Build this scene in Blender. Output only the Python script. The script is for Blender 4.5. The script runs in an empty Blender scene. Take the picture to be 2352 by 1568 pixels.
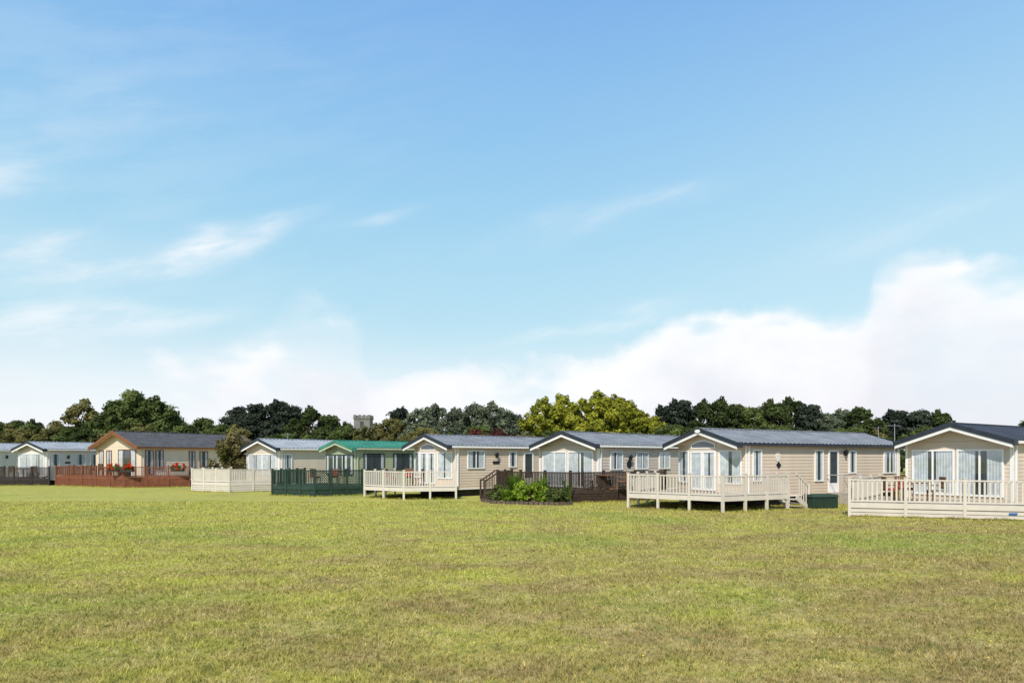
import bpy, math, random
import numpy as np
from mathutils import Vector
random.seed(7); np.random.seed(7)
scn=bpy.context.scene
COL=scn.collection
try:
    scn.view_settings.view_transform='Standard'; scn.view_settings.look='None'; scn.view_settings.exposure=0
except Exception as e: print(e)

# ---------------------------------------------------------------- materials
def mat_new(name):
    m=bpy.data.materials.new(name); m.use_nodes=True
    nt=m.node_tree
    for n in list(nt.nodes): nt.nodes.remove(n)
    out=nt.nodes.new('ShaderNodeOutputMaterial')
    return m,nt,out
_mc={}
def paint(name,col,rough=0.6,var=0.12,scale=3.0,spec=0.3,bump=0.0,streak=False):
    if name in _mc: return _mc[name]
    m,nt,out=mat_new(name)
    b=nt.nodes.new('ShaderNodeBsdfPrincipled'); b.inputs['Roughness'].default_value=rough
    b.inputs['Specular IOR Level'].default_value=spec
    tc=nt.nodes.new('ShaderNodeTexCoord')
    mp=nt.nodes.new('ShaderNodeMapping')
    mp.inputs['Scale'].default_value=(1,1,0.25) if streak else (1,1,1)
    nt.links.new(tc.outputs['Object'],mp.inputs[0])
    nz=nt.nodes.new('ShaderNodeTexNoise'); nz.inputs['Scale'].default_value=scale; nz.inputs['Detail'].default_value=5
    nt.links.new(mp.outputs[0],nz.inputs['Vector'])
    rp=nt.nodes.new('ShaderNodeValToRGB')
    rp.color_ramp.elements[0].position=0.3; rp.color_ramp.elements[1].position=0.7
    rp.color_ramp.elements[0].color=(*[c*(1-var) for c in col],1)
    rp.color_ramp.elements[1].color=(*[min(1,c*(1+var*0.5)) for c in col],1)
    nt.links.new(nz.outputs[0],rp.inputs[0]); nt.links.new(rp.outputs[0],b.inputs['Base Color'])
    nt.links.new(b.outputs[0],out.inputs[0])
    _mc[name]=m
    return m
def glass_mat():
    m,nt,out=mat_new('window_glass')
    t=nt.nodes.new('ShaderNodeBsdfTransparent'); t.inputs[0].default_value=(0.88,0.91,0.92,1)
    g=nt.nodes.new('ShaderNodeBsdfGlossy'); g.inputs['Roughness'].default_value=0.03; g.inputs[0].default_value=(0.9,0.95,1,1)
    mx=nt.nodes.new('ShaderNodeMixShader')
    lw=nt.nodes.new('ShaderNodeLayerWeight'); lw.inputs[0].default_value=.5
    pw=nt.nodes.new('ShaderNodeMath'); pw.operation='POWER'; pw.inputs[1].default_value=4
    ad=nt.nodes.new('ShaderNodeMath'); ad.operation='MULTIPLY_ADD'; ad.inputs[1].default_value=.6; ad.inputs[2].default_value=0.11
    nt.links.new(lw.outputs['Facing'],pw.inputs[0]); nt.links.new(pw.outputs[0],ad.inputs[0]); nt.links.new(ad.outputs[0],mx.inputs[0])
    nt.links.new(t.outputs[0],mx.inputs[1]); nt.links.new(g.outputs[0],mx.inputs[2]); nt.links.new(mx.outputs[0],out.inputs[0])
    return m
GLASS=glass_mat()
WHITE=paint('white_upvc',(0.82,0.80,0.76),0.4,0.05)
CURT=paint('curtain_cloth',(0.66,0.67,0.68),0.9,0.2,4)
INNER_SHADE=paint('interior_shade',(0.05,0.06,0.07),0.8,0.4,2)  # near-black paint standing in for the shade inside openings
NAVY=paint('navy_trim',(0.030,0.036,0.05),0.5,0.2)
SKIRT_SHADE=paint('skirting_shadow',(0.05,0.048,0.045),0.9,0.3)  # skirting with the shade under the caravan put into its colour
METAL=paint('grey_metal',(0.35,0.36,0.37),0.4,0.1)
BLACK=paint('black_paint',(0.015,0.015,0.017),0.5,0.1)
SOFFIT=paint('soffit',(0.74,0.70,0.63),0.6,0.05)

# ---------------------------------------------------------------- mesh helper
class MB:
    def __init__(s): s.v=[]; s.f=[]
    def quad(s,a,b,c,d):
        i=len(s.v); s.v+= [a,b,c,d]; s.f.append((i,i+1,i+2,i+3))
    def poly(s,pts):
        i=len(s.v); s.v+=list(pts); s.f.append(tuple(range(i,i+len(pts))))
    def corners(s,c):
        i=len(s.v); s.v+=c
        s.f+=[(i,i+3,i+2,i+1),(i+4,i+5,i+6,i+7),(i,i+1,i+5,i+4),(i+1,i+2,i+6,i+5),(i+2,i+3,i+7,i+6),(i+3,i,i+4,i+7)]
    def box(s,x0,x1,y0,y1,z0,z1):
        s.corners([(x0,y0,z0),(x1,y0,z0),(x1,y1,z0),(x0,y1,z0),(x0,y0,z1),(x1,y0,z1),(x1,y1,z1),(x0,y1,z1)])
    def fbox(s,F,s0,s1,n0,n1,z0,z1):
        O,d,n=F
        P=lambda a,b,z:(O[0]+d[0]*a+n[0]*b,O[1]+d[1]*a+n[1]*b,z)
        s.corners([P(s0,n0,z0),P(s1,n0,z0),P(s1,n1,z0),P(s0,n1,z0),P(s0,n0,z1),P(s1,n0,z1),P(s1,n1,z1),P(s0,n1,z1)])
    def beam(s,p,q,w,h):
        p=Vector(p);q=Vector(q); d=(q-p).normalized()
        side=d.cross(Vector((0,0,1)))
        if side.length<1e-4: side=Vector((1,0,0))
        side.normalize(); up=side.cross(d).normalized()
        a=side*w/2; b=up*h/2
        s.corners([tuple(x) for x in (p-a-b,p+a-b,p+a+b,p-a+b,q-a-b,q+a-b,q+a+b,q-a+b)])
    def cyl(s,p,q,r0,r1,n=8,cap=True):
        p=Vector(p);q=Vector(q); d=(q-p).normalized()
        side=d.cross(Vector((0,0,1)))
        if side.length<1e-3: side=Vector((1,0,0))
        side.normalize(); up=side.cross(d).normalized()
        i=len(s.v)
        for c,r in ((p,r0),(q,r1)):
            for k in range(n):
                a=2*math.pi*k/n
                s.v.append(tuple(c+side*math.cos(a)*r+up*math.sin(a)*r))
        for k in range(n):
            s.f.append((i+k,i+(k+1)%n,i+n+(k+1)%n,i+n+k))
        if cap:
            s.f.append(tuple(range(i,i+n))); s.f.append(tuple(range(i+n,i+2*n)))
    def obj(s,name,mat,parent=None,smooth=False):
        if not s.v: return None
        me=bpy.data.meshes.new(name); me.from_pydata(s.v,[],s.f); me.materials.append(mat)
        if smooth:
            for p in me.polygons: p.use_smooth=True
        me.update()
        o=bpy.data.objects.new(name,me); COL.objects.link(o)
        if parent: o.parent=parent
        return o
def empty(name,loc=(0,0,0),rot=0):
    e=bpy.data.objects.new(name,None); COL.objects.link(e); e.location=loc; e.rotation_euler=(0,0,rot); e.empty_display_size=0.3
    return e
def frame(a,b):
    """facade frame from a to b as seen left-to-right from outside"""
    a=Vector(a);b=Vector(b); d=(b-a); L=d.length; d/=L
    n=(d.y,-d.x)
    return (tuple(a),(d.x,d.y),n),L

# ---------------------------------------------------------------- caravans
def window(B,F,s0,s1,z0,z1,panes=1,cur=0.55,fw=0.055,transom=False):
    B['in'].fbox(F,s0+.02,s1-.02,.014,.020,z0+.02,z1-.02)  # dark panel on the closed wall, painted as the unlit room
    fr=B['frame']
    fr.fbox(F,s0,s1,.0,.068,z0,z0+fw); fr.fbox(F,s0,s1,.0,.068,z1-fw,z1)
    fr.fbox(F,s0,s0+fw,.0,.066,z0+fw,z1-fw); fr.fbox(F,s1-fw,s1,.0,.066,z0+fw,z1-fw)
    w=(s1-s0)/panes
    for k in range(1,panes):
        c=s0+w*k; fr.fbox(F,c-fw*.5,c+fw*.5,.0,.064,z0+fw,z1-fw)
    O,d,n=F
    P=lambda a,b,z:(O[0]+d[0]*a+n[0]*b,O[1]+d[1]*a+n[1]*b,z)
    B['glass'].quad(P(s0+.03,.05,z0+.03),P(s1-.03,.05,z0+.03),P(s1-.03,.05,z1-.03),P(s0+.03,.05,z1-.03))
    W=s1-s0
    for side in (0,1):
        cw=W*cur*0.5*random.uniform(.8,1.1)
        if cw<.05: continue
        a0=s0+.04 if side==0 else s1-.04-cw
        N=max(4,int(cw/.03))
        ph=random.uniform(0,6)
        for i in range(N):
            u0=a0+cw*i/N; u1=a0+cw*(i+1)/N
            n0=.033+.011*math.sin(u0*58+ph); n1=.033+.011*math.sin(u1*58+ph)
            B['cur'].quad(P(u0,n0,z0+.04),P(u1,n1,z0+.04),P(u1,n1,z1-.03),P(u0,n0,z1-.03))

def planks(mb,F,L,z0,z1,step=.15,lim=None):
    O,d,n=F
    P=lambda a,b,z:(O[0]+d[0]*a+n[0]*b,O[1]+d[1]*a+n[1]*b,z)
    z=z0
    while z<z1-1e-4:
        t=min(z+step,z1)
        a0,b0=0,L; a1,b1=0,L
        if lim: a0,b0=lim(z); a1,b1=lim(t)
        mb.quad(P(a0,.016,z),P(b0,.016,z),P(b1,0,t),P(a1,0,t))
        if z>z0: mb.quad(P(a0,0,z),P(b0,0,z),P(b0,.016,z),P(a0,.016,z))
        z=t

def caravan(name,C,th,L,W,ze,zp,clad,roofm,trim=NAVY,framem=WHITE,bay=0,front='patio',side=(),ov=.55,fascia=WHITE,
            gut=None,gable=None,zb=.42,corner=WHITE,skirt=SKIRT_SHADE,fcur=.8):
    E=empty(name,(C[0],C[1],0),math.radians(th))
    B={k:MB() for k in('in','frame','glass','cur','wall','roof','barge','fascia','gut','gable','trim','skirt','soffit')}
    Fs=((0,0),(1,0),(0,-1)); Ff=((0,W),(0,-1),(-1,0)); Fb=((L,0),(0,1),(1,0)); Fo=((L,W),(-1,0),(0,1))
    planks(B['wall'],Fs,L,zb,ze); planks(B['wall'],Fo,L,zb,ze); planks(B['wall'],Fb,W,zb,ze)
    ft=[(0,W),(0,0)]
    if bay: ft=[(0,W),(-bay,W*.70),(-bay,W*.30),(0,0)]
    for a,b in zip(ft[:-1],ft[1:]):
        F,l=frame(a,b); planks(B['wall'],F,l,zb,ze)
    B['skirt'].box(.03,L-.03,.03,W-.03,zb-.05,zb+.02)  # dark blocks below the walls: skirting and painted shade underneath
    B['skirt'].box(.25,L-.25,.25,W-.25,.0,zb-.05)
    rise=zp-ze
    gx=-bay
    def lim(w):
        return lambda z:(0+(z-ze)/rise*w/2*.999, w-(z-ze)/rise*w/2*.999)
    Fg=((gx,W),(0,-1),(-1,0))
    planks(B['gable'],Fg,W,ze,zp-.02,.15,lim(W))
    planks(B['gable'],Fb,W,ze,zp-.02,.15,lim(W))
    if bay: B['soffit'].box(gx+.002,0,.0,W,ze-.03,ze-.003)
    tr=B['trim']
    tr.box(-.02,.09,-.024,-.0,zb,ze); tr.box(L-.09,L+.02,-.024,0,zb,ze)
    if not bay:
        tr.box(-.024,-.0,.003,.09,zb,ze); tr.box(-.024,-.0,W-.09,W,zb,ze)
    tr.box(-.01,L+.01,-.03,-.001,zb-.03,zb+.03)
    og=.20
    def zr(y): return zp-rise*abs(y-W/2)/(W/2)
    x0=gx-ov; x1=L+.12
    nx=int((x1-x0)/.055); courses=7
    for sgn in (-1,1):
        y_e=-og if sgn<0 else W+og
        rows=[]
        for j in range(courses):
            for e in (0,1):
                t=(j+e)/courses
                y=y_e+(W/2-y_e)*t; zz=zr(y)+.055+(.022 if e==0 else .0)
                rows.append((y,zz))
        base=len(B['roof'].v)
        for (y,zz) in rows:
            for i in range(nx+1):
                x=x0+(x1-x0)*i/nx
                B['roof'].v.append((x,y,zz+.018*math.sin(x*2*math.pi/.30)))
        for r in range(len(rows)-1):
            for i in range(nx):
                a=base+r*(nx+1)+i
                B['roof'].f.append((a,a+1,a+nx+2,a+nx+1))
        B['soffit'].quad((x0,y_e,zr(y_e)-.01),(x1,y_e,zr(y_e)-.01),(x1,W/2,zp-.01),(x0,W/2,zp-.01))
        for xx,dx in ((x0-.035,.04),(x1-.005,.04)):
            zA=zr(y_e); hh=.13
            c=[(xx,y_e,zA-hh+.04),(xx+dx,y_e,zA-hh+.04),(xx+dx,W/2,zp-hh+.04),(xx,W/2,zp-hh+.04),
               (xx,y_e,zA+.10),(xx+dx,y_e,zA+.10),(xx+dx,W/2,zp+.10),(xx,W/2,zp+.10)]
            B['barge'].corners(c)
            c=[(xx+.025,y_e,zA-.22),(xx+.045,y_e,zA-.22),(xx+.045,W/2,zp-.22),(xx+.025,W/2,zp-.22),
               (xx+.025,y_e,zA-.07),(xx+.045,y_e,zA-.07),(xx+.045,W/2,zp-.07),(xx+.025,W/2,zp-.07)]
            B['fascia'].corners(c)
        yo=y_e-.05 if sgn<0 else y_e
        B['gut'].box(x0+.1,x1-.02,yo,yo+.05,zr(y_e)-.06,zr(y_e)+.045)
    B['roof'].box(x0,x1,W/2-.09,W/2+.09,zp+.06,zp+.10)
    B['barge'].box(x0-.04,x0+.30,-og-.06,-og-.01,ze-.20,ze+.03)
    B['barge'].box(x0-.04,x0+.30,W+og+.01,W+og+.06,ze-.20,ze+.03)
    B['trim'].box(.12,.18,-.09,-.03,zb,ze-.05)
    B['trim'].box(L-.3,L-.24,-.09,-.03,zb,ze-.05)
    if front=='patio':
        window(B,Ff,.28,W/2-.04,.66,2.52,2,fcur,.07); window(B,Ff,W/2+.04,W-.28,.66,2.52,2,fcur,.07)
    elif front=='window':
        window(B,Ff,.12,W*.34,1.1,2.38,1,.5,.05); window(B,Ff,W*.36,W*.64,1.1,2.38,1,.45,.05); window(B,Ff,W*.66,W-.12,1.1,2.38,1,.5,.05)
    elif front=='narrow':
        window(B,Ff,.30,W*.5-.03,1.0,2.42,2,.9); window(B,Ff,W*.5+.03,W-.30,1.0,2.42,2,.9)
    elif front=='lodge':
        window(B,Ff,.5,1.1,.75,2.75,1,.8); window(B,Ff,1.5,2.2,.75,2.75,1,.7)
        window(B,Ff,3.1,W-.6,.66,2.8,3,.5)
    elif front=='bay':
        F,l=frame(ft[0],ft[1]); window(B,F,.16,l-.10,1.0,2.52,1,.85)
        F,l=frame(ft[2],ft[3]); window(B,F,.10,l-.16,1.0,2.52,1,.8)
        F,l=frame(ft[1],ft[2]); window(B,F,.04,l/2-.01,.68,2.5,1,.85,.09); window(B,F,l/2+.01,l-.04,.68,2.5,1,.85,.09)
        cx=gx; y0=W*.32; y1=W*.68; zb0=2.60
        def arch(r0,off,n=12):
            pts=[(cx-off,y0+r0,zb0+r0)]
            for k in range(n+1):
                t=k/n; y=y0+r0+(y1-y0-2*r0)*t
                pts.append((cx-off,y,zb0+.13+(.26-r0*.5)*math.sin(math.pi*(t*.8+.1))-r0*.5))
            pts.append((cx-off,y1-r0,zb0+r0)); return pts
        B['frame'].poly(arch(0,.03)); B['in'].poly(arch(.06,.036)); B['glass'].poly(arch(.06,.042))
    for it in side:
        k=it[0]
        if k=='w': window(B,Fs,it[1],it[2],it[3],it[4],it[5] if len(it)>5 else 1,it[6] if len(it)>6 else .6)
        if k=='d':
            window(B,Fs,it[1],it[2],it[3],it[4],1,.15,.09)
            B['frame'].fbox(Fs,it[1]+.09,it[2]-.09,.0,.06,it[3]+.09,it[3]+.45)
    B['wall'].obj('walls',clad,E); B['gable'].obj('gable',gable or clad,E); B['roof'].obj('roof',roofm,E)
    B['barge'].obj('bargeboards',trim,E); B['fascia'].obj('fascia',fascia,E); B['gut'].obj('gutters',gut or fascia,E)
    B['trim'].obj('corner_trims',corner,E); B['skirt'].obj('skirting_shade',skirt,E); B['soffit'].obj('soffit',SOFFIT,E)
    B['in'].obj('room_shade_panels',INNER_SHADE,E); B['frame'].obj('window_frames',framem,E)
    B['glass'].obj('window_glass',GLASS,E); B['cur'].obj('curtains',CURT,E)
    return E
def disc(parent,s,z,r,mat,name,nn=.03,sy=1.0,n=20,ph=0):
    mb=MB(); c=[(s+math.cos(ph+2*math.pi*k/n)*r,-nn,z+math.sin(ph+2*math.pi*k/n)*r*sy) for k in range(n)]
    b=[(p[0],-.002,p[2]) for p in c]
    mb.poly(c)
    for k in range(n): mb.quad(c[k],c[(k+1)%n],b[(k+1)%n],b[k])
    return mb.obj(name,mat,parent)
def wall_lamp(parent,s,z):
    mb=MB(); mb.box(s-.05,s+.05,-.05,-.005,z-.10,z+.10); mb.cyl((s,-.14,z-.12),(s,-.14,z+.10),.05,.085,8); mb.cyl((s,-.14,z+.10),(s,-.14,z+.2),.10,.02,8)
    mb.box(s-.015,s+.015,-.14,-.05,z+.0,z+.03)
    mb.obj('wall_lamp',BLACK,parent)

beige=lambda n,c:paint(n,c,.6,.07,1.2,streak=True)
c5=beige('cladding_sand',(.62,.50,.385)); c6=beige('cladding_stone',(.59,.50,.41)); c7=beige('cladding_beige',(.60,.49,.38))
c8=beige('cladding_taupe',(.62,.52,.41)); c3=beige('cladding_cream',(.64,.55,.44)); c2=beige('cladding_buttermilk',(.72,.61,.46))
c1=beige('cladding_offwhite',(.70,.65,.57)); c4=beige('cladding_sage',(.36,.38,.24))
r_blue=paint('roof_bluegrey',(.22,.235,.255),.75,.25,1.5,.15); r_light=paint('roof_lightgrey',(.36,.385,.41),.7,.2,1.5,.2)
r_slate=paint('roof_slate',(.10,.10,.105),.85,.3,2,.1); r_green=paint('roof_green',(.05,.24,.165),.6,.25,1.5,.3); r_navy=paint('roof_navy',(.055,.065,.085),.75,.25,1.5,.15)
brownF=paint('brown_frames',(.22,.085,.035),.5,.15); greenF=paint('dark_green_frames',(.02,.045,.03),.5,.15); sageT=paint('sage_trim',(.46,.50,.34),.6,.08)

H8=caravan('static_caravan',(19.0,25.9),33,11,3.95,2.85,3.5,c8,r_navy,gable=c8,side=[('w',1.0,2.0,1.4,2.5)],fcur=.8,ov=.5)
H7=caravan('static_caravan',(10.3,30.1),31,12.0,4.1,2.83,3.47,c7,r_blue,bay=.45,front='bay',gut=NAVY,gable=c7,ov=.32,
  side=[('w',.42,1.02,1.12,2.55,1,.8),('w',4.8,5.45,1.05,2.55),('d',5.85,6.65,.5,2.56),('w',7.5,8.1,1.4,2.53),('w',10.5,11.6,1.36,2.5,2,.5)])
H6=caravan('static_caravan',(4.3,34),45,11.5,4.0,2.83,3.47,c6,r_blue,gable=c6,ov=.5,fcur=.85,
  side=[('w',.95,2.0,1.55,2.5,2,.7),('w',3.2,4.35,1.55,2.5,2,.7),('w',5.4,6.5,1.55,2.5,2,.7)])
H5=caravan('static_caravan',(-3.17,38),42,11.5,4.0,2.85,3.45,c5,r_blue,bay=.42,front='bay',gable=c5,ov=.28,
  side=[('w',.85,2.1,1.55,2.6,2,.7),('w',4.0,4.6,1.6,2.55),('d',5.2,6.0,.5,2.5),('w',8,9,1.5,2.5)])
H4=caravan('static_caravan',(-9.66,42),46,10.5,3.4,2.78,3.2,c4,r_green,trim=r_green,framem=greenF,fascia=sageT,corner=sageT,gable=sageT,front='window',ov=.35,
  side=[('w',.6,2.15,1.42,2.45,2,.25),('w',2.85,4.4,1.42,2.45,2,.25),('w',6,7,1.42,2.45)])
H3=caravan('static_caravan',(-15.67,46),52,11,4.0,2.82,3.42,c3,r_light,gable=c3,front='narrow',ov=.4,
  side=[('w',.3,.95,1.38,2.42,1,.9),('w',5,6,1.4,2.4)])
H2=caravan('timber_lodge',(-27.7,51),60,11,6.0,3.0,4.15,c2,r_slate,trim=brownF,framem=brownF,fascia=brownF,corner=c2,front='lodge',ov=.45,
  side=[('w',.3,.95,.9,2.75),('w',1.1,1.75,1.3,2.75),('w',3.9,4.45,.9,2.7),('w',4.85,5.6,1.4,2.7),('w',8,9,1.4,2.6)])
H1=caravan('static_caravan',(-36.8,54),63,11,4.0,2.85,3.4,c1,r_light,gable=c1,ov=.4,
  side=[('w',.35,.95,1.5,2.5),('w',2.2,3.0,1.5,2.5),('w',3.4,4.1,1.0,2.5)])
H0=caravan('static_caravan',(-45.6,56.5),64,11,4.0,2.85,3.4,c1,r_light,gable=c1,ov=.4,
  side=[('w',.5,1.2,1.5,2.5),('w',4.2,5.0,1.5,2.5),('w',6.5,7.3,1.5,2.5)])
disc(H7,2.2,1.84,.17,BLACK,'wall_plaque',n=4); disc(H7,2.15,2.22,.16,c1,'oval_vent',sy=1.35)
disc(H6,2.6,1.84,.21,BLACK,'round_plaque'); wall_lamp(H6,2.62,2.15)
wall_lamp(H5,3.0,2.3)
mb=MB(); mb.box(2.75,3.25,-.04,-.005,1.82,1.98); mb.obj('name_plate',BLACK,H5)
wall_lamp(H1,1.6,2.2); wall_lamp(H0,3.4,2.2); mb=MB(); mb.box(1.4,1.8,-.04,-.005,1.7,1.84); mb.obj('name_plate',BLACK,H1)
wall_lamp(H7,7.15,2.4)
mb=MB(); n=18
mb.poly([(-.83,2.05+.17*math.cos(2*math.pi*k/n),3.40+.08*math.sin(2*math.pi*k/n)) for k in range(n)]); mb.obj('gable_badge',WHITE,H7)

# ---------------------------------------------------------------- decking
EDGES=[]
def decking(pts,back,mat,floorm,zf=.55,zt=1.5,bal=.12,bw=.045,skirt=True,lattice=(),open_rails=(),posts=1.45,skirtm=None):
    E=empty('decking')
    P=MB();R=MB();Bm=MB();S=MB();Fl=MB()
    allp=[tuple(p) for p in pts]+[tuple(p) for p in back]
    Fl.poly([(x,y,zf) for x,y in allp]); Fl.poly([(x,y,zf-.12) for x,y in allp][::-1])
    for a,b in zip(allp,allp[1:]+allp[:1]): Fl.quad((*a,zf-.12),(*b,zf-.12),(*b,zf),(*a,zf))
    for si,(a,b) in enumerate(zip(pts[:-1],pts[1:])):
        F,L=frame(a,b); EDGES.append((a,b,1 if skirt else .5))
        n=max(1,round(L/posts))
        for k in range(n+1):
            s=L*k/n
            if k==n and si<len(pts)-2: continue
            P.fbox(F,s-.05,s+.05,-.05,.05,0,zt+.02)
            P.fbox(F,s-.065,s+.065,-.065,.065,zt+.02,zt+.05)
        for k in range(n):
            s0=L*k/n+.05; s1=L*(k+1)/n-.05
            if si not in open_rails:
                R.fbox(F,s0,s1,-.035,.035,zt-.08,zt-.03)
                R.fbox(F,s0,s1,-.025,.025,zf+.06,zf+.12)
                if si in lattice:
                    w=s1-s0; h=(zt-.08)-(zf+.12); st=.14; zz0=zf+.12
                    O,d,nn=F
                    Q=lambda s,z,o:(O[0]+d[0]*s+nn[0]*o,O[1]+d[1]*s+nn[1]*o,z)
                    c=-h
                    while c<w:
                        a0=max(c,0);b0=min(c+h,w)
                        if b0>a0:
                            Bm.beam(Q(s0+a0,zz0+a0-c,.006),Q(s0+b0,zz0+b0-c,.006),.010,.035)
                            Bm.beam(Q(s1-a0,zz0+a0-c,-.006),Q(s1-b0,zz0+b0-c,-.006),.010,.035)
                        c+=st
                else:
                    m=max(2,int((s1-s0)/bal))
                    for q in range(m):
                        c=s0+(s1-s0)*(q+.5)/m
                        Bm.fbox(F,c-bw/2,c+bw/2,-.015,.015,zf+.12,zt-.08)
            R.fbox(F,s0,s1,-.03,.03,zf-.17,zf+.02)
            if skirt:
                z=.04
                while z<zf-.2:
                    t=min(z+.13,zf-.18)
                    S.fbox(F,s0,s1,-.012,.014,z,t-.018); z+=.135
                S.fbox(F,s0,s1,-.04,-.03,.03,zf-.17)
    P.obj('posts',mat,E);R.obj('rails',mat,E);Bm.obj('balusters',mat,E);S.obj('skirt_boards',skirtm or mat,E);Fl.obj('deck_floor',floorm,E)
    return E
def steps(parent,p,dirv,n,width,zf,mat,rail=True):
    S=MB();R=MB()
    d=Vector(dirv).normalized(); sd=Vector((-d.y,d.x))
    rise=zf/n; run=.27
    for k in range(n):
        z=zf-rise*(k+1)
        if z<.02: z=.03
        c=Vector(p)+d*(run*(k+.5))
        a=c-sd*width/2; b=c+sd*width/2
        S.beam((a.x,a.y,z),(b.x,b.y,z),run,.05)
    for sg in (-1,1):
        a=Vector(p)+sd*sg*width/2; b=a+d*run*n
        S.beam((a.x,a.y,zf-.1),(b.x,b.y,.03),.04,.2)
        if rail:
            R.beam((a.x,a.y,zf+.9),(b.x,b.y,.95),.06,.07)
            R.box(b.x-.045,b.x+.045,b.y-.045,b.y+.045,0,1.05)
            for q in range(1,5):
                c=a+(b-a)*q/5; zz=zf*(1-q/5)
                R.box(c.x-.02,c.x+.02,c.y-.02,c.y+.02,zz,zz+.92)
    S.obj('steps',mat,parent); R.obj('step_rails',mat,parent)
ivory=paint('ivory_upvc',(.60,.54,.46),.5,.08); ivory2=paint('ivory_upvc_warm',(.64,.58,.50),.5,.08)
brown=paint('dark_brown_timber',(.055,.034,.024),.8,.3,4); red=paint('red_brown_timber',(.20,.07,.035),.75,.3,4)
dgreen=paint('dark_green_timber',(.028,.055,.038),.7,.25,4); blackt=paint('dark_stain_timber',(.04,.03,.026),.8,.3,4)
ftan=paint('deck_boards',(.34,.29,.23),.8,.2,5)

D8=decking([(16.3,30.2),(12.6,25.5),(17.8,23.6),(19.6,24.9)],[(19.0,25.8),(16.9,29.2)],ivory,ftan,.5,1.42,bal=.15,bw=.06,posts=1.75)
D7=decking([(7.0,33.3),(5.05,29.6),(8.35,27.05),(11.6,28.75)],[(11.6,30.8),(10.35,30.0),(8.25,33.6)],ivory,ftan,.62,1.5,bal=.13,skirt=False,posts=1.3)
steps(D7,(11.85,29.5),(.857,.515),3,1.0,.6,ivory)
D6=decking([(0.0,38),(-.75,35.2),(2.8,32.7),(7.9,35.2)],[(8.6,38.2),(4.35,33.95),(1.5,36.8)],brown,brown,.6,1.52,bal=.085,bw=.05,posts=1.7)
steps(D6,(-.75,36.0),(-.97,-.25),3,1.1,.6,brown)
D5=decking([(-7.0,40.8),(-8.0,37.1),(-5.6,35.3),(-2.95,35.9)],[(-3.0,38),(-5.85,41)],ivory2,ftan,.6,1.5,bal=.13,skirt=False,posts=1.3)
D4=decking([(-13.2,43.5),(-13.9,39.6),(-11.0,38.1),(-8.75,39.9)],[(-8.6,42.7),(-9.7,42),(-12.1,44.4)],dgreen,dgreen,.55,1.5,bal=.12,posts=1.1,lattice=(2,))
D3=decking([(-19.8,48.2),(-20.6,44.0),(-17.6,42.5),(-15.3,44.3)],[(-15.2,46.6),(-15.7,46),(-18.8,48.5)],ivory2,ftan,.6,1.48,bal=.10,bw=.075,posts=1.2)
D2=decking([(-34.2,55.5),(-35.4,53.0),(-27.9,49.2),(-24.0,50.8)],[(-24.2,56),(-27.7,51),(-32.9,54)],red,red,.75,1.55,bal=.12,bw=.035,posts=1.6)
D1=decking([(-42.5,57.2),(-44,56),(-40.2,53.2),(-36.2,53.4)],[(-36.8,54),(-40.4,55.8)],blackt,blackt,.55,1.45,bal=.12,posts=1.5,lattice=(0,1,2))
D0=decking([(-53,60),(-52,56.5),(-47.5,55.0),(-45.4,55.6)],[(-45.6,56.5),(-49.2,58.2)],blackt,blackt,.55,1.45,posts=1.5)
mb=MB(); F,l=frame((12.6,25.5),(17.8,23.6)); mb.fbox(F,5.0,5.25,.055,.06,.20,.27); mb.obj('makers_patch',paint('blue_patch',(.03,.12,.35),.4),D8)

E=empty('entrance_steps'); S=MB()
u=Vector((.857,.515)); dn=Vector((.515,-.857)); base=Vector((10.3,30.1))+u*6.3
for k,(z,r) in enumerate(((.5,.9),(.34,1.2),(.17,1.5))):
    a=base-u*.6; F=((a.x,a.y),(u.x,u.y),(dn.x,dn.y)); S.fbox(F,0,1.25,.05,r,z-.17,z-.002)
S.obj('treads',paint('concrete_step',(.40,.35,.28),.9,.2,5),E)
R=MB()
for s in (-.62,.68):
    a=base+u*s
    p0=a+dn*.1; p1=a+dn*.95; p2=a+dn*1.55
    R.cyl((p0.x,p0.y,1.35),(p1.x,p1.y,1.35),.02,.02); R.cyl((p1.x,p1.y,1.35),(p2.x,p2.y,.9),.02,.02)
    R.cyl((p1.x,p1.y,0),(p1.x,p1.y,1.35),.02,.02); R.cyl((p2.x,p2.y,0),(p2.x,p2.y,.9),.02,.02)
R.obj('handrails',METAL,E)
E=empty('garden_storage_box',(13.35,29.55,0),math.radians(12)); S=MB()
S.box(-.62,.62,-.32,.32,.02,.5)
for k in range(9): S.box(-.6+k*.135,-.53+k*.135,-.34,-.3201,.05,.46)
S.obj('body',paint('green_plastic',(.02,.042,.028),.7,.2),E)
S=MB(); S.corners([(-.66,-.36,.5),(.66,-.36,.5),(.66,.36,.5),(-.66,.36,.5),(-.62,-.30,.60),(.62,-.30,.60),(.62,.32,.62),(-.62,.32,.62)]); S.obj('lid',paint('green_plastic_lid',(.03,.055,.038),.7,.2),E)

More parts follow.
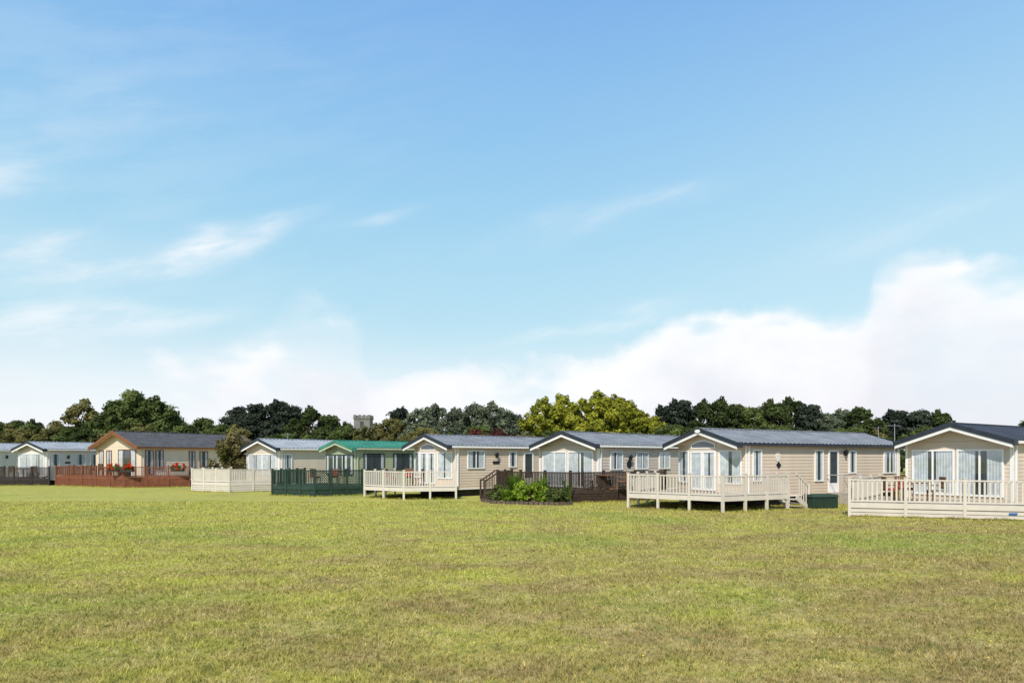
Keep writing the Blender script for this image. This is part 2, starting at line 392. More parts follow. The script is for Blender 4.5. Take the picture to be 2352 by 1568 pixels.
wood=paint('teak',(.20,.10,.05),.6,.2,6); redc=paint('red_fabric',(.40,.06,.05),.9,.5,9)
def chair(x,y,z,rot,mat=wood,cush=None):
    E=empty('patio_chair',(x,y,z),rot); c=MB()
    for sx in(-.22,.22):
        for sy in(-.22,.22): c.box(sx-.02,sx+.02,sy-.02,sy+.02,0,.44 if sy<0 else .95)
        c.box(sx-.025,sx+.025,-.24,.24,.62,.65)
    c.box(-.25,.25,-.25,.25,.42,.455)
    for k in range(5): c.box(-.2+k*.085,-.15+k*.085,.21,.23,.5,.9)
    c.box(-.245,.245,.205,.235,.9,.96)
    c.obj('frame',mat,E)
    if cush:
        c=MB(); c.box(-.21,.21,-.23,.2,.457,.52); c.box(-.19,.19,.15,.2,.53,.82); c.obj('cushion',cush,E)
def table(x,y,z,mat=wood,r=.5):
    E=empty('patio_table',(x,y,z)); c=MB(); c.cyl((0,0,.71),(0,0,.74),r,r,20); c.cyl((0,0,.05),(0,0,.71),.04,.04)
    for k in range(3):
        a=k*2.1; c.beam((0,0,.08),(math.cos(a)*.4,math.sin(a)*.4,.03),.05,.05)
    c.obj('table',mat,E)
for (x,y,z,c) in ((15.3,26.0,.5,redc),(-6,38.2,.6,redc),(-11,41,.55,redc),(4.6,33.7,.6,None),(-30,51.4,.75,None),(-38.8,54.2,.55,None)):
    table(x,y,z); chair(x-.85,y+.1,z,1.4,wood,c); chair(x+.8,y-.1,z,-1.7,wood,None); 
    chair(x+.1,y+.8,z,.1,wood,c if c else None)

def aerial(x,y,h):
    E=empty('tv_aerial',(x,y,0)); c=MB(); c.cyl((0,0,0),(0,0,h),.018,.014,6); c.cyl((-.3,0,h-.1),(.3,0.1,h-.1),.010,.010,5)
    for k in range(5): c.cyl((-.28+k*.13,-.16,h-.1),(-.28+k*.13,.2,h-.1),.007,.007,4)
    c.obj('mast',METAL,E)
aerial(17.6,31.4,3.75); aerial(21.2,39.5,4.0); aerial(-16.6,50.5,4.0)

# ---------------------------------------------------------------- foliage
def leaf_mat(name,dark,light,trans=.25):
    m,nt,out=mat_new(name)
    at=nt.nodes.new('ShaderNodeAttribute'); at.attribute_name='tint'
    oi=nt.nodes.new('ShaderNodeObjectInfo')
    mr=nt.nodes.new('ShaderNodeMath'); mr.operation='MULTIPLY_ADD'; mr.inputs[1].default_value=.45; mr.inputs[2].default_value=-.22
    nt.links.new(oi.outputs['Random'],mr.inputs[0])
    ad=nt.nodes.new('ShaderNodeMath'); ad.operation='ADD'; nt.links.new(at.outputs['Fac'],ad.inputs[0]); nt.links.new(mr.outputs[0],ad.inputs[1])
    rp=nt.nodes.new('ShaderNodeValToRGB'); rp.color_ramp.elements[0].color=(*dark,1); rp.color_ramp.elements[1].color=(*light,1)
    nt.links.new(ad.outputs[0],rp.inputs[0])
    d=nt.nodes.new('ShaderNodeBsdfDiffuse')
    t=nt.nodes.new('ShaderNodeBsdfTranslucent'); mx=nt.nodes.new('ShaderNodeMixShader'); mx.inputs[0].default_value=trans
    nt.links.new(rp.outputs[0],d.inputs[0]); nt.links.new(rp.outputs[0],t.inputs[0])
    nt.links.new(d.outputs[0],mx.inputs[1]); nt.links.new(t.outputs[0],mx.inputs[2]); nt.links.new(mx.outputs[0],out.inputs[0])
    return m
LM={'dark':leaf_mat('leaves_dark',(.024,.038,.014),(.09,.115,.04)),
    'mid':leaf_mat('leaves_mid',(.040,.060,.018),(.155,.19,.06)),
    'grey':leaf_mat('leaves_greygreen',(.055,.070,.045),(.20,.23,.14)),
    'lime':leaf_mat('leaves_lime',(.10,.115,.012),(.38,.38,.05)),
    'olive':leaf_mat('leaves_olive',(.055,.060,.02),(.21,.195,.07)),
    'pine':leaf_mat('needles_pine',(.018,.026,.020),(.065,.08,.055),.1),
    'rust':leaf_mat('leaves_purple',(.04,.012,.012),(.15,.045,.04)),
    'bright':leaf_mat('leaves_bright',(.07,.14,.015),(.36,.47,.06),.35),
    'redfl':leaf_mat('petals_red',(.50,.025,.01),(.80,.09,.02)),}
BARK=paint('bark',(.09,.07,.05),.9,.3,4)
def build_leafmesh(name,clumps,size,leafmat,trunk=None,seed=0,aspect=1.6,outward=.7):
    rng=np.random.default_rng(seed)
    V=[];T=[]
    for (c,r,n) in clumps:
        d=rng.normal(size=(n,3)); d/=np.linalg.norm(d,axis=1,keepdims=True)
        rad=rng.uniform(.25,1.0,size=(n,1))**.45*(1+.15*rng.normal(size=(n,1)))
        p=np.array(c)+d*rad*np.array(r)
        nrm=d*outward+rng.normal(size=(n,3))*.4+np.array([0,0,.25]); nrm/=np.linalg.norm(nrm,axis=1,keepdims=True)
        a=np.cross(nrm,rng.normal(size=(n,3))); a/=np.linalg.norm(a,axis=1,keepdims=True)
        b=np.cross(nrm,a)
        s=size*rng.uniform(.6,1.3,size=(n,1))
        q=np.stack([p+a*s*.5*aspect,p+b*s*.5,p-a*s*.5*aspect,p-b*s*.5],axis=1)
        V.append(q.reshape(-1,3))
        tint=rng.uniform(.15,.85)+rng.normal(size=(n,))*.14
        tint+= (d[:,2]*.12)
        T.append(np.repeat(np.clip(tint,0,1),4))
    V=np.concatenate(V);T=np.concatenate(T)
    nf=len(V)//4
    tv=np.array(trunk.v,dtype=float).reshape(-1,3) if trunk else np.zeros((0,3))
    faces=[tuple(range(4*i,4*i+4)) for i in range(nf)]
    off=len(V)
    if trunk: faces+=[tuple(off+k for k in f) for f in trunk.f]
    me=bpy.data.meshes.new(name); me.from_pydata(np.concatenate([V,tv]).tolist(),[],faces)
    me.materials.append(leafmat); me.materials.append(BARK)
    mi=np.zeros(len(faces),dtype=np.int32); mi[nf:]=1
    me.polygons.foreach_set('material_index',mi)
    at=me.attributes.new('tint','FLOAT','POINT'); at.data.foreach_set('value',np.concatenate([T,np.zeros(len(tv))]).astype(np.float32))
    me.update(); return me
def tree_mesh(kind,seed,wf=.34,leaf=.24):
    """10 m tall tree"""
    rnd=random.Random(seed); H=10.
    tk=MB(); p=Vector((0,0,0)); r=.26; pts=[p.copy()]
    for k in range(5):
        q=p+Vector((rnd.uniform(-.2,.2),rnd.uniform(-.2,.2),H*.15)); r2=r*.78; tk.cyl(p,q,r,r2,8,False); p=q;r=r2; pts.append(p.copy())
    cl=[]
    pine=kind in('pine',)
    n=40 if not pine else 30
    for k in range(n):
        t=(k+.5)/n
        if pine:
            z=H*(.28+.68*t); R=H*wf*.85*(1-t*.75)*rnd.uniform(.5,1.1); cr=(H*.10*rnd.uniform(.8,1.3),)*2+(H*.05*rnd.uniform(.8,1.3),)
        else:
            z=H*(.22+.70*t); prof=math.sin(math.pi*min(1,max(.0,(t*.80+.18))))**.6
            R=H*wf*prof*rnd.uniform(.45,1.05); q=H*.085*rnd.uniform(.6,1.5)*(1.15-.4*t); cr=(q,q,q*.8)
        a=k*2.399+rnd.uniform(-.5,.5)
        c=(math.cos(a)*R,math.sin(a)*R,z)
        cl.append((c,cr,int(260*rnd.uniform(.7,1.2)*(cr[0]/(H*.09))**1.3)))
        if k%2==0:
            b=pts[min(4,1+int(t*4))]; tk.cyl(b,Vector(c)*.9+Vector((0,0,z*.1)),.09,.03,5,False)
    cl.append(((0,0,H*.52),(H*.20,H*.20,H*.28),500))
    for k in range(3): cl.append(((rnd.uniform(-.7,.7),rnd.uniform(-.5,.5),H*rnd.uniform(.90,.97)),(H*.045,H*.045,H*.05),70))
    return build_leafmesh('tree_'+kind,cl,leaf,LM[kind],tk,seed)
protos={}
for k in('dark','mid','grey','lime','olive','pine'):
    protos[k]=[tree_mesh(k,sum(map(ord,k))+i*17,.34 if k!='grey' else .38) for i in range(3)]
TL=empty('distant_trees')
def put_tree(x,y,h,kind,parent=TL,name='tree',ws=1.0):
    me=random.choice(protos[kind])
    o=bpy.data.objects.new(name,me); COL.objects.link(o); s=h/10.2
    o.location=(x,y,-.2); o.scale=(s*ws*random.uniform(.9,1.15),s*ws*random.uniform(.9,1.15),s); o.rotation_euler=(0,0,random.uniform(0,6.28))
    if parent: o.parent=parent
    return o
trees=[(-76,7.5,'dark'),(-72,8,'mid'),(-67.5,7.3,'dark'),(-65.2,7.6,'mid'),(-62.9,7.6,'dark'),(-60,7.2,'olive'),(-56.6,10.2,'olive'),(-53.9,8.3,'dark'),(-52,10.4,'mid'),(-49.7,11.7,'mid'),(-47.4,10.7,'mid'),(-45,8.8,'mid'),
(-42.8,7.1,'mid'),(-40.5,7.9,'mid'),(-38.2,7.1,'mid'),(-36,9.3,'pine'),(-33.6,9.7,'pine'),(-30.8,10.1,'pine'),(-29,9.4,'pine'),(-26.5,9.3,'dark'),(-24.2,8.3,'dark'),(-22,7.2,'mid'),
(-17.6,7.0,'olive'),(-15.6,7.9,'olive'),(-14.8,9.1,'pine'),(-12.2,9.1,'grey'),(-9.8,9.7,'grey'),(-7.2,9.2,'grey'),(-4.9,9.8,'grey'),(-2.6,9.9,'grey'),(-.6,8.7,'grey'),(1.7,7.7,'mid'),
(4.2,10.4,'lime'),(6.5,10.9,'lime'),(9.1,10.3,'lime'),(11.7,11.3,'lime'),(14,10.9,'lime'),(16,9.4,'lime'),(18.3,8.3,'lime'),(20.3,9.4,'pine'),(22.3,10.2,'pine'),(24.9,10.1,'dark'),(27.2,10.4,'dark'),(29.5,9.8,'mid'),
(31.8,9.4,'mid'),(34.4,10.3,'dark'),(37,10.6,'dark'),(39.3,9.6,'pine'),(41.6,8.3,'grey'),(43.6,9.0,'grey'),(45.6,9.4,'dark'),(47.9,7.8,'dark'),(50.7,8.8,'pine'),(53.6,8.8,'pine'),(56.5,8.9,'dark'),(58.5,7.2,'dark'),
(68.5,7.6,'dark'),(72,8,'dark'),(77,8.5,'mid'),(82,9,'dark'),(-82,8.5,'dark'),(-88,9,'mid')]
for x,h,k in trees:
    f=random.uniform(.96,1.05)
    put_tree(x*f,90*f,2.2+(h-2.2)*f,k)
x=-80
while x<62:
    y=random.uniform(80,85); k=random.choice(['mid','dark','olive','mid','mid'])
    if 2<x<18: k=random.choice(['lime','mid'])
    h=random.uniform(5.2,6.6)
    if -22<x<-17: h=6.2
    put_tree(x,y,h,k,ws=1.25); x+=random.uniform(2.0,3.2)
for x in range(-80,70,6):
    put_tree(x+random.uniform(-2,2),104,random.uniform(5.8,7.4),random.choice(['dark','grey','mid']),ws=1.3)
cl=[]
rnd=random.Random(3)
for k in range(10):
    cl.append(((rnd.uniform(-3.2,3.2),rnd.uniform(-.6,.6),rnd.uniform(2.4,4.5)),(.9,.8,.8),220))
    cl.append(((rnd.uniform(-3.2,3.2),rnd.uniform(-.6,.6),rnd.uniform(.6,2.4)),(.9,.8,.9),160))
me=build_leafmesh('purple_shrub',cl,.22,LM['rust'],None,5)
o=bpy.data.objects.new('purple_shrub',me); COL.objects.link(o); o.location=(-2.4,68,0)

rnd=random.Random(11); cl=[]; tk=MB(); tk.cyl((0,0,0),(0,0,3.2),.12,.03,8)
for k in range(46):
    t=k/45; z=.45+3.1*t; R=1.45*(math.sin(math.pi*(.18+.78*t))**.7)*rnd.uniform(.3,1); a=k*2.4
    cl.append(((math.cos(a)*R,math.sin(a)*R,z),(.34,.34,.40),150)); tk.cyl((0,0,max(.3,z-.4)),(math.cos(a)*R,math.sin(a)*R,z),.03,.01,4,False)
me=build_leafmesh('pine_tree',cl,.10,leaf_mat('needles_olive',(.06,.065,.02),(.27,.22,.10)),tk,2,aspect=2.6,outward=.5)
o=bpy.data.objects.new('pine_tree',me); COL.objects.link(o); o.location=(-20.0,49,0); o.scale=(1.05,1.05,1.03)

def shrub(x,y,w,h,kind,leaf,seed,name='garden_shrub',n=14):
    rnd=random.Random(seed); cl=[]
    tk=MB()
    for k in range(n):
        a=rnd.uniform(0,6.28); R=w*.34*math.sqrt(rnd.random()); z=h*rnd.uniform(.25,.82)
        cl.append(((math.cos(a)*R,math.sin(a)*R,z),(w*.18,w*.18,h*.17),130)); tk.cyl((0,0,0),(math.cos(a)*R,math.sin(a)*R,z),.015,.006,4,False)
    me=build_leafmesh(name,cl,leaf,LM[kind],tk,seed); o=bpy.data.objects.new(name,me); COL.objects.link(o); o.location=(x,y,0)
shrub(-.7,33.0,1.05,.95,'mid',.07,1); shrub(.75,32.3,1.5,1.15,'bright',.10,2,n=20); shrub(2.1,31.8,1.15,.8,'mid',.08,3); shrub(-.1,32.7,.9,.7,'bright',.07,4); shrub(1.45,32.2,1.0,.8,'bright',.09,8)
def spiky(x,y,h,n,seed,name='fern_plant'):
    rnd=random.Random(seed); V=[];f=[];T=[]
    for k in range(n):
        a=rnd.uniform(0,6.28); l=h*rnd.uniform(.7,1.1); sp=rnd.uniform(.12,.5)*h; w=.035
        dx,dy=math.cos(a),math.sin(a); px,py=-dy*w,dx*w; tt=rnd.uniform(.0,.4)
        bx,by=rnd.uniform(-.15,.15),rnd.uniform(-.15,.15)
        for j in range(6):
            t=j/5; r=sp*t**1.6; z=l*(t-.25*t*t*sp/h*2); ww=(1-t)**.6
            i=len(V); V+= [(bx+dx*r+px*ww,by+dy*r+py*ww,z),(bx+dx*r-px*ww,by+dy*r-py*ww,z)]; T+=[tt,tt]
            if j: f.append((i-2,i-1,i+1,i))
    me=bpy.data.meshes.new(name); me.from_pydata(V,[],f); me.materials.append(LM['bright'])
    at=me.attributes.new('tint','FLOAT','POINT'); at.data.foreach_set('value',T)
    o=bpy.data.objects.new(name,me); COL.objects.link(o); o.location=(x,y,0)
spiky(.15,33.0,1.65,140,1); spiky(1.45,32.7,1.5,110,2); spiky(-.3,32.6,.9,60,4)
spiky(2.65,32.4,1.8,16,9,'flower_stem')
E=empty('flower_bed_edging'); s=MB(); rnd=random.Random(5)
edge=[(-1.5,33.9),(-.9,32.4),(.8,31.6),(2.2,31.15),(2.8,31.6)]
for a,b in zip(edge[:-1],edge[1:]):
    a=Vector(a);b=Vector(b); n=int((b-a).length/.22)
    for k in range(n):
        p=a+(b-a)*(k/n); q=a+(b-a)*((k+.85)/n); s.beam((p.x,p.y,.07),(q.x,q.y+rnd.uniform(-.02,.02),.07+rnd.uniform(-.02,.02)),.14,.16)
s.obj('edging_stones',paint('edging_stone',(.12,.09,.07),.9,.3,8),E)
for i,(x,y) in enumerate(((-27.6,49.0),(-28.7,49.3),(-24.6,50.3))):
    E=empty('geranium_planter',(x,y,0)); s=MB(); s.box(-.45,.45,-.18,.08,1.15,1.38); s.obj('trough',brown,E)
    rnd=random.Random(i); cl=[((rnd.uniform(-.45,.45),rnd.uniform(-.2,.1),rnd.uniform(1.38,1.6)),(.16,.14,.12),40) for k in range(9)]
    me=build_leafmesh('leaves',cl,.07,LM['mid'],None,i); o=bpy.data.objects.new('leaves',me); COL.objects.link(o); o.parent=E
    cl=[((rnd.uniform(-.5,.5),rnd.uniform(-.3,.1),rnd.uniform(1.35,1.75)),(.10,.10,.08),28) for k in range(11)]
    me=build_leafmesh('flowers',cl,.07,LM['redfl'],None,i+9); o=bpy.data.objects.new('flowers',me); COL.objects.link(o); o.parent=E

E=empty('church_tower',(-43.5,200,0)); s=MB(); s.box(-2.3,2.3,-2.3,2.3,0,13.4)
for k in range(4):
    for sx in (-1,1):
        s.box(-2.4+k*1.35,-1.65+k*1.35,sx*2.2-.25,sx*2.2+.25,13.6,14.5); s.box(sx*2.2-.24,sx*2.2+.24,-2.38+k*1.35,-1.67+k*1.35,13.6,14.45)
s.box(-2.5,2.5,-2.5,2.5,13.3,13.65)
s.obj('tower',paint('flint_stone',(.17,.165,.16),.9,.3,.6),E)
s=MB(); s.box(-.5,.5,-2.35,-2.31,10.8,12.6); s.obj('belfry_shade_panel',INNER_SHADE,E)  # flat dark panel on the solid tower, painted as a shaded opening

# ---------------------------------------------------------------- ground + grass
def grass_color(nt,gain=1.0):
    g=nt.nodes.new('ShaderNodeNewGeometry')
    def noise(scale,detail=4,sx=1,sy=1,rough=.55,off=0):
        mp=nt.nodes.new('ShaderNodeMapping'); mp.inputs['Scale'].default_value=(sx,sy,0); mp.inputs['Location'].default_value=(off,off*1.7,0); nt.links.new(g.outputs['Position'],mp.inputs[0])
        n=nt.nodes.new('ShaderNodeTexNoise'); n.inputs['Scale'].default_value=scale; n.inputs['Detail'].default_value=detail; n.inputs['Roughness'].default_value=rough
        nt.links.new(mp.outputs[0],n.inputs['Vector']); return n.outputs[0]
    def ramp(v,p0,p1,hi=1.0):
        r=nt.nodes.new('ShaderNodeMapRange'); r.inputs['From Min'].default_value=p0; r.inputs['From Max'].default_value=p1; r.inputs['To Max'].default_value=hi; nt.links.new(v,r.inputs['Value']); return r.outputs[0]
    def mix(f,a,b):
        m=nt.nodes.new('ShaderNodeMix'); m.data_type='RGBA'
        nt.links.new(f,m.inputs[0])
        for s,v in ((m.inputs[6],a),(m.inputs[7],b)):
            if isinstance(v,tuple): s.default_value=(*[c*gain for c in v],1)
            else: nt.links.new(v,s)
        return m.outputs[2]
    sp=nt.nodes.new('ShaderNodeSeparateXYZ'); nt.links.new(g.outputs['Position'],sp.inputs[0])
    def ma(v,k,c,clamp=False):
        n=nt.nodes.new('ShaderNodeMath'); n.operation='MULTIPLY_ADD'; n.use_clamp=clamp; nt.links.new(v,n.inputs[0]); n.inputs[1].default_value=k
        if isinstance(c,(int,float)): n.inputs[2].default_value=c
        else: nt.links.new(c,n.inputs[2])
        return n.outputs[0]
    grad=ma(sp.outputs[0],.026,ma(sp.outputs[1],-.026,.90),True)
    mid=noise(.45,6,1,1.5,.62); big=noise(.16,4,1,1.4,.5,31); fine=noise(3.0,6,1,1,.7); vf=noise(45,2); clump=noise(11,3,1,1,.6,3)
    t=ma(mid,3.4,ma(grad,1.0,-1.7),True)
    base=mix(t,(.40,.385,.075),(.30,.225,.09))
    base=mix(ramp(big,.53,.66,.75),base,(.25,.29,.055))
    base=mix(ramp(noise(1.1,5,1,1.4,.6,7),.52,.66,.65),base,(.45,.37,.15))
    base=mix(ramp(fine,.52,.68,.7),base,(.50,.41,.19))
    base=mix(ramp(fine,.47,.33,.7),base,(.13,.16,.035))
    base=mix(ramp(clump,.47,.30,.65),base,(.10,.115,.035))
    base=mix(ramp(vf,.5,.75,.5),base,(.45,.41,.15))
    return base,fine
m,nt,out=mat_new('grass_ground'); bc,fine=grass_color(nt,.98)
b=nt.nodes.new('ShaderNodeBsdfPrincipled'); b.inputs['Roughness'].default_value=.95; b.inputs['Specular IOR Level'].default_value=.05
nt.links.new(bc,b.inputs['Base Color'])
bp=nt.nodes.new('ShaderNodeBump'); bp.inputs['Strength'].default_value=.5; bp.inputs['Distance'].default_value=.05; nt.links.new(fine,bp.inputs['Height']); nt.links.new(bp.outputs[0],b.inputs['Normal'])
nt.links.new(b.outputs[0],out.inputs[0]); GROUND=m
m,nt,out=mat_new('grass_blades'); bc,fine=grass_color(nt,1.0)
at=nt.nodes.new('ShaderNodeAttribute'); at.attribute_name='tint'
hs=nt.nodes.new('ShaderNodeHueSaturation'); nt.links.new(bc,hs.inputs['Color'])
mm=nt.nodes.new('ShaderNodeMapRange'); mm.inputs['To Min'].default_value=.5; mm.inputs['To Max'].default_value=2.1; nt.links.new(at.outputs['Fac'],mm.inputs['Value']); nt.links.new(mm.outputs[0],hs.inputs['Value'])
d=nt.nodes.new('ShaderNodeBsdfDiffuse'); t=nt.nodes.new('ShaderNodeBsdfTranslucent'); mx=nt.nodes.new('ShaderNodeMixShader'); mx.inputs[0].default_value=.35
nt.links.new(hs.outputs[0],d.inputs[0]); nt.links.new(hs.outputs[0],t.inputs[0]); nt.links.new(d.outputs[0],mx.inputs[1]); nt.links.new(t.outputs[0],mx.inputs[2]); nt.links.new(mx.outputs[0],out.inputs[0]); BLADE=m
g=MB(); g.quad((-2500,-2500,0),(2500,-2500,0),(2500,2500,0),(-2500,2500,0)); g.obj('ground',GROUND)

N=460000
rng=np.random.default_rng(1)
D=5.2*(34/5.2)**rng.random(N)
X=(rng.random(N)*2-1)*(D*.80+1.0)
pull=rng.random(N)<.45
cx=np.round(X/.16)*.16+.05*np.sin(D*40); cy=np.round(D/.16)*.16+.05*np.sin(X*37)
jx=np.sin(np.round(X/.16)*12.9898+np.round(D/.16)*78.233)*.07; jy=np.cos(np.round(X/.16)*39.3+np.round(D/.16)*11.1)*.07
X=np.where(pull,(cx+jx)*.7+X*.3,X); D=np.where(pull,(cy+jy)*.7+D*.3,D)
h=rng.uniform(.018,.046,N)*(1+.01*D)*np.where(pull,1.25,1.0); w=.0032*(.6+D*.11)*rng.uniform(.7,1.4,N)
cl=np.sin(X*1.7+np.sin(D*2.1)*1.3)*np.sin(D*1.9+np.sin(X*1.3)*1.7); h*=(1+.35*cl)
ex=[];ey=[];eh=[]
for a,b,dens in EDGES:
    L=math.dist(a,b); n=int(L*260*dens); t=rng.random(n)
    nx_,ny_=(b[1]-a[1])/L,-(b[0]-a[0])/L; o_=rng.normal(size=n)*.07+.06
    ex.append(a[0]+(b[0]-a[0])*t+nx_*o_); ey.append(a[1]+(b[1]-a[1])*t+ny_*o_); eh.append(rng.uniform(.04,.15,n)*(.6+.5*np.sin(t*L*2.3+a[0])**2))
ex=np.concatenate(ex);ey=np.concatenate(ey);eh=np.concatenate(eh)
X=np.concatenate([X,ex]);D=np.concatenate([D,ey]);h=np.concatenate([h,eh]);w=np.concatenate([w,np.full(len(ex),.010)])
N=len(X)
a=rng.uniform(0,2*np.pi,N); lean=rng.uniform(.2,1.3,N)*h; la=rng.uniform(0,2*np.pi,N)
V=np.zeros((N,3,3))
V[:,0,0]=X-np.cos(a)*w; V[:,0,1]=D-np.sin(a)*w
V[:,1,0]=X+np.cos(a)*w; V[:,1,1]=D+np.sin(a)*w
V[:,2,0]=X+np.cos(la)*lean; V[:,2,1]=D+np.sin(la)*lean; V[:,2,2]=h
me=bpy.data.meshes.new('grass')
me.vertices.add(N*3); me.vertices.foreach_set('co',V.reshape(-1))
me.loops.add(N*3); me.loops.foreach_set('vertex_index',np.arange(N*3,dtype=np.int32))
me.polygons.add(N); me.polygons.foreach_set('loop_start',np.arange(0,N*3,3,dtype=np.int32))
try: me.polygons.foreach_set('loop_total',np.full(N,3,dtype=np.int32))
except Exception as e: print(e)
at=me.attributes.new('tint','FLOAT','POINT'); at.data.foreach_set('value',np.repeat(rng.random(N),3).astype(np.float32))
me.materials.append(BLADE); me.update(calc_edges=True)
o=bpy.data.objects.new('grass',me); COL.objects.link(o)
s=MB(); rnd=random.Random(8)
for k in range(170):
    y=7*(30/7)**rnd.random(); x=rnd.uniform(-1,1)*y*.75
    if rnd.random()<.6: x=rnd.gauss(-.1,.18)*y; y=rnd.uniform(10,26)
    r=.009+.0005*y; z=.05; n=6; s.poly([(x+math.cos(q*6.283/n)*r,y+math.sin(q*6.283/n)*r,z+.004*math.sin(q*6.283/n)) for q in range(n)]); s.poly([(x-.003,y,0),(x+.003,y,0),(x,y,z)])
s.obj('dandelion_flowers',paint('yellow_petals',(.70,.58,.06),.8,.1))

# ---------------------------------------------------------------- world
SUN_EL=45; SUN_AZ=196
w=bpy.data.worlds.new("World"); scn.world=w; w.use_nodes=True; nt=w.node_tree
for n in list(nt.nodes): nt.nodes.remove(n)
out=nt.nodes.new('ShaderNodeOutputWorld'); bg=nt.nodes.new('ShaderNodeBackground'); bg.inputs[1].default_value=.1
nt.links.new(bg.outputs[0],out.inputs[0])
sky=nt.nodes.new('ShaderNodeTexSky'); sky.sky_type='NISHITA'; sky.sun_disc=False; sky.sun_elevation=math.radians(SUN_EL); sky.sun_rotation=math.radians(SUN_AZ)
tc=nt.nodes.new('ShaderNodeTexCoord'); sp=nt.nodes.new('ShaderNodeSeparateXYZ'); nt.links.new(tc.outputs['Generated'],sp.inputs[0])
def M(op,*a,clamp=False):
    n=nt.nodes.new('ShaderNodeMath'); n.operation=op; n.use_clamp=clamp
    for i,v in enumerate(a):
        if isinstance(v,(int,float)): n.inputs[i].default_value=v
        else: nt.links.new(v,n.inputs[i])
    return n.outputs[0]
x,y,z=sp.outputs
az=M('ARCTAN2',x,y); hh=M('MAXIMUM',M('SQRT',M('ADD',M('MULTIPLY',x,x),M('MULTIPLY',y,y))),.02); el=M('DIVIDE',z,hh)
def SS(v,a,b):
    n=nt.nodes.new('ShaderNodeMapRange'); n.interpolation_type='SMOOTHSTEP'; nt.links.new(v,n.inputs['Value']); n.inputs['From Min'].default_value=a; n.inputs['From Max'].default_value=b; return n.outputs[0]
def comb(a,b,c=0.0):
    n=nt.nodes.new('ShaderNodeCombineXYZ')
    for i,v in enumerate((a,b,c)):
        if isinstance(v,(int,float)): n.inputs[i].default_value=v
        else: nt.links.new(v,n.inputs[i])
    return n.outputs[0]
def NZ(vec,scale,detail=6,rough=.55,dist=0):
    n=nt.nodes.new('ShaderNodeTexNoise'); nt.links.new(vec,n.inputs['Vector']); n.inputs['Scale'].default_value=scale; n.inputs['Detail'].default_value=detail; n.inputs['Roughness'].default_value=rough; n.inputs['Distortion'].default_value=dist
    return n.outputs[0]
def MIX(f,a,b):
    m=nt.nodes.new('ShaderNodeMix'); m.data_type='RGBA'
    for s,v in ((m.inputs[0],f),(m.inputs[6],a),(m.inputs[7],b)):
        if isinstance(v,(int,float)): s.default_value=v
        elif isinstance(v,tuple): s.default_value=(*v,1)
        else: nt.links.new(v,s)
    return m.outputs[2]
rp=nt.nodes.new('ShaderNodeValToRGB'); cr=rp.color_ramp
nt.links.new(M('MULTIPLY',el,1.0,clamp=True),rp.inputs[0])
stops=[(0,(.86,.93,.98)),(.10,(.74,.90,.97)),(.20,(.52,.81,.95)),(.35,(.38,.70,.94)),(.48,(.31,.61,.93)),(.66,(.24,.50,.90)),(1.0,(.12,.30,.65))]
cr.elements[0].position=0; cr.elements[0].color=(*stops[0][1],1); cr.elements[1].position=1; cr.elements[1].color=(*stops[-1][1],1)
for p,c in stops[1:-1]:
    e=cr.elements.new(p); e.color=(*c,1)
sc=nt.nodes.new('ShaderNodeVectorMath'); sc.operation='SCALE'; sc.inputs['Scale'].default_value=10; nt.links.new(rp.outputs[0],sc.inputs[0])
col=MIX(.88,sky.outputs[0],sc.outputs[0])
prof=[(-.75,.10),(-.64,.13),(-.60,.10),(-.555,.08),(-.52,.12),(-.45,.145),(-.40,.165),(-.35,.18),(-.295,.205),(-.235,.205),(-.215,.185),(-.19,.13),(-.11,.14),(-.02,.12),(.02,.125),(.08,.135),(.14,.15),(.20,.175),(.265,.20),(.32,.20),(.405,.185),(.455,.175),(.475,.185),(.49,.235),(.515,.25),(.55,.262),(.60,.235),(.65,.225),(.75,.15)]
fc=nt.nodes.new('ShaderNodeFloatCurve'); cv=fc.mapping.curves[0]
cv.points[0].location=(0,.3); cv.points[1].location=(1,.4)
for a,e in prof: cv.points.new((a+.8)/1.6,e/.4)
fc.mapping.update()
nt.links.new(M('MULTIPLY',M('ADD',az,.8),1/1.6,clamp=True),fc.inputs['Value'])
top=M('MULTIPLY',fc.outputs[0],.4)
cvec=comb(az,M('MULTIPLY',el,1.35),3.7)
n1=NZ(cvec,9,8,.55)
billow=M('MULTIPLY',M('SUBTRACT',n1,.5),.11)
diff=M('SUBTRACT',M('ADD',top,billow),el)
n3=NZ(comb(az,M('MULTIPLY',el,2.0),9.1),5,3,.5)
edge=M('ADD',M('ADD',.035,M('MULTIPLY',SS(az,.15,-.2),.03)),M('MULTIPLY',SS(n3,.40,.62),.08))
soft=M('DIVIDE',M('ADD',diff,.02),edge,clamp=True)
soft=M('MULTIPLY',soft,M('MULTIPLY',soft,M('SUBTRACT',3.0,M('MULTIPLY',soft,2.0))))
cd=M('MULTIPLY',soft,M('ADD',.66,M('MULTIPLY',SS(n3,.62,.38),.30)))
low=SS(el,.19,-.02); cd=M('MAXIMUM',cd,M('MULTIPLY',low,.85))
shade=SS(M('ADD',M('MULTIPLY',diff,3.0),M('MULTIPLY',n1,.6)),.30,.95)
ccol=MIX(shade,(10.2,10.2,10.4),(8.6,8.5,9.2))
ca,sa=math.cos(.33),math.sin(.33)
fs=M('ADD',M('MULTIPLY',az,ca),M('MULTIPLY',el,sa)); ftv=M('SUBTRACT',M('MULTIPLY',el,ca),M('MULTIPLY',az,sa))
fib=SS(NZ(comb(M('MULTIPLY',fs,2.4),M('MULTIPLY',ftv,9.),1.0),2.6,6,.6),.36,.66)
wob=M('MULTIPLY',M('SUBTRACT',n3,.5),.07)
acc=None
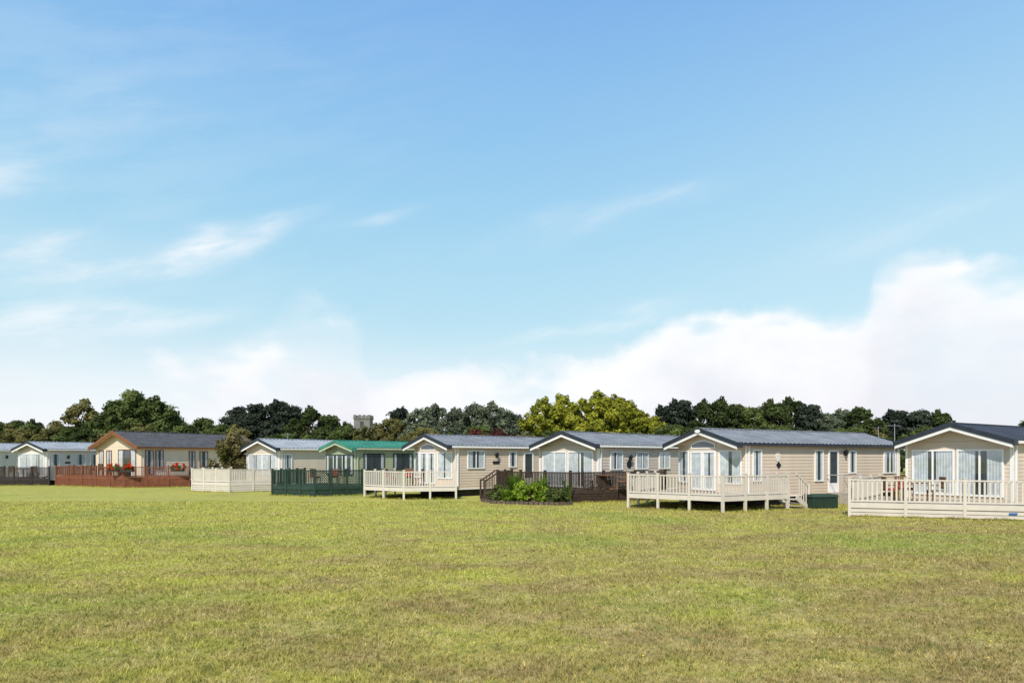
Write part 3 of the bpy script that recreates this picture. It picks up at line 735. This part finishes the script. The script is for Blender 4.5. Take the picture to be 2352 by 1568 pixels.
for (A,Ee,ang,L,Wd,S) in [(-.43,.270,.42,.075,.020,.85),(-.33,.315,.60,.06,.014,.55),(-.185,.345,.35,.05,.010,.35),(.09,.335,.15,.12,.022,.30),(.24,.365,.12,.06,.014,.40),
      (.12,.178,.14,.10,.008,.85),(.20,.205,.08,.05,.009,.6),(-.62,.235,.10,.13,.035,.75),(-.56,.165,.16,.15,.02,.8),(-.66,.33,.2,.08,.03,.45),(-.54,.43,.4,.18,.05,.22),(.52,.29,.2,.15,.02,.2)]:
    c,s_=math.cos(ang),math.sin(ang)
    dx=M('SUBTRACT',az,A); dy=M('SUBTRACT',M('ADD',el,wob),Ee)
    u_=M('DIVIDE',M('ADD',M('MULTIPLY',dx,c),M('MULTIPLY',dy,s_)),L); v_=M('DIVIDE',M('SUBTRACT',M('MULTIPLY',dy,c),M('MULTIPLY',dx,s_)),Wd)
    q=M('MULTIPLY',M('EXPONENT',M('MULTIPLY',M('ADD',M('MULTIPLY',u_,u_),M('MULTIPLY',v_,v_)),-1.0)),S)
    acc=q if acc is None else M('ADD',acc,q)
cir=M('MULTIPLY',acc,M('ADD',.25,M('MULTIPLY',fib,.75)),clamp=True)
cir=M('MAXIMUM',cir,M('MULTIPLY',M('MULTIPLY',fib,.10),SS(az,.1,-.6)))
col=MIX(cir,col,(9.6,9.9,10.2))
hz=M('MULTIPLY',M('MULTIPLY',SS(az,-.2,.75),SS(el,.8,.0)),.30)
col=MIX(hz,col,(8.0,9.7,10.2))
col=MIX(cd,col,ccol)
nt.links.new(col,bg.inputs[0])
try: w.cycles.sampling_method='MANUAL'; w.cycles.sample_map_resolution=256
except Exception as e: print(e)

sd=bpy.data.lights.new('sun','SUN'); sd.energy=4.7; sd.angle=math.radians(.53); sd.color=(1,.94,.85)
so=bpy.data.objects.new('sun',sd); COL.objects.link(so)
azr=math.radians(SUN_AZ); elr=math.radians(SUN_EL)
dirv=Vector((math.sin(azr)*math.cos(elr),math.cos(azr)*math.cos(elr),math.sin(elr)))
so.rotation_euler=dirv.to_track_quat('Z','Y').to_euler(); so.location=(0,0,60)

cam=bpy.data.cameras.new('camera'); co=bpy.data.objects.new('camera',cam); COL.objects.link(co)
co.location=(0,0,2.2); co.rotation_euler=(math.radians(90),0,0); cam.sensor_width=36; cam.lens=24; cam.shift_y=.113; cam.clip_end=6000; cam.clip_start=.1
scn.camera=co
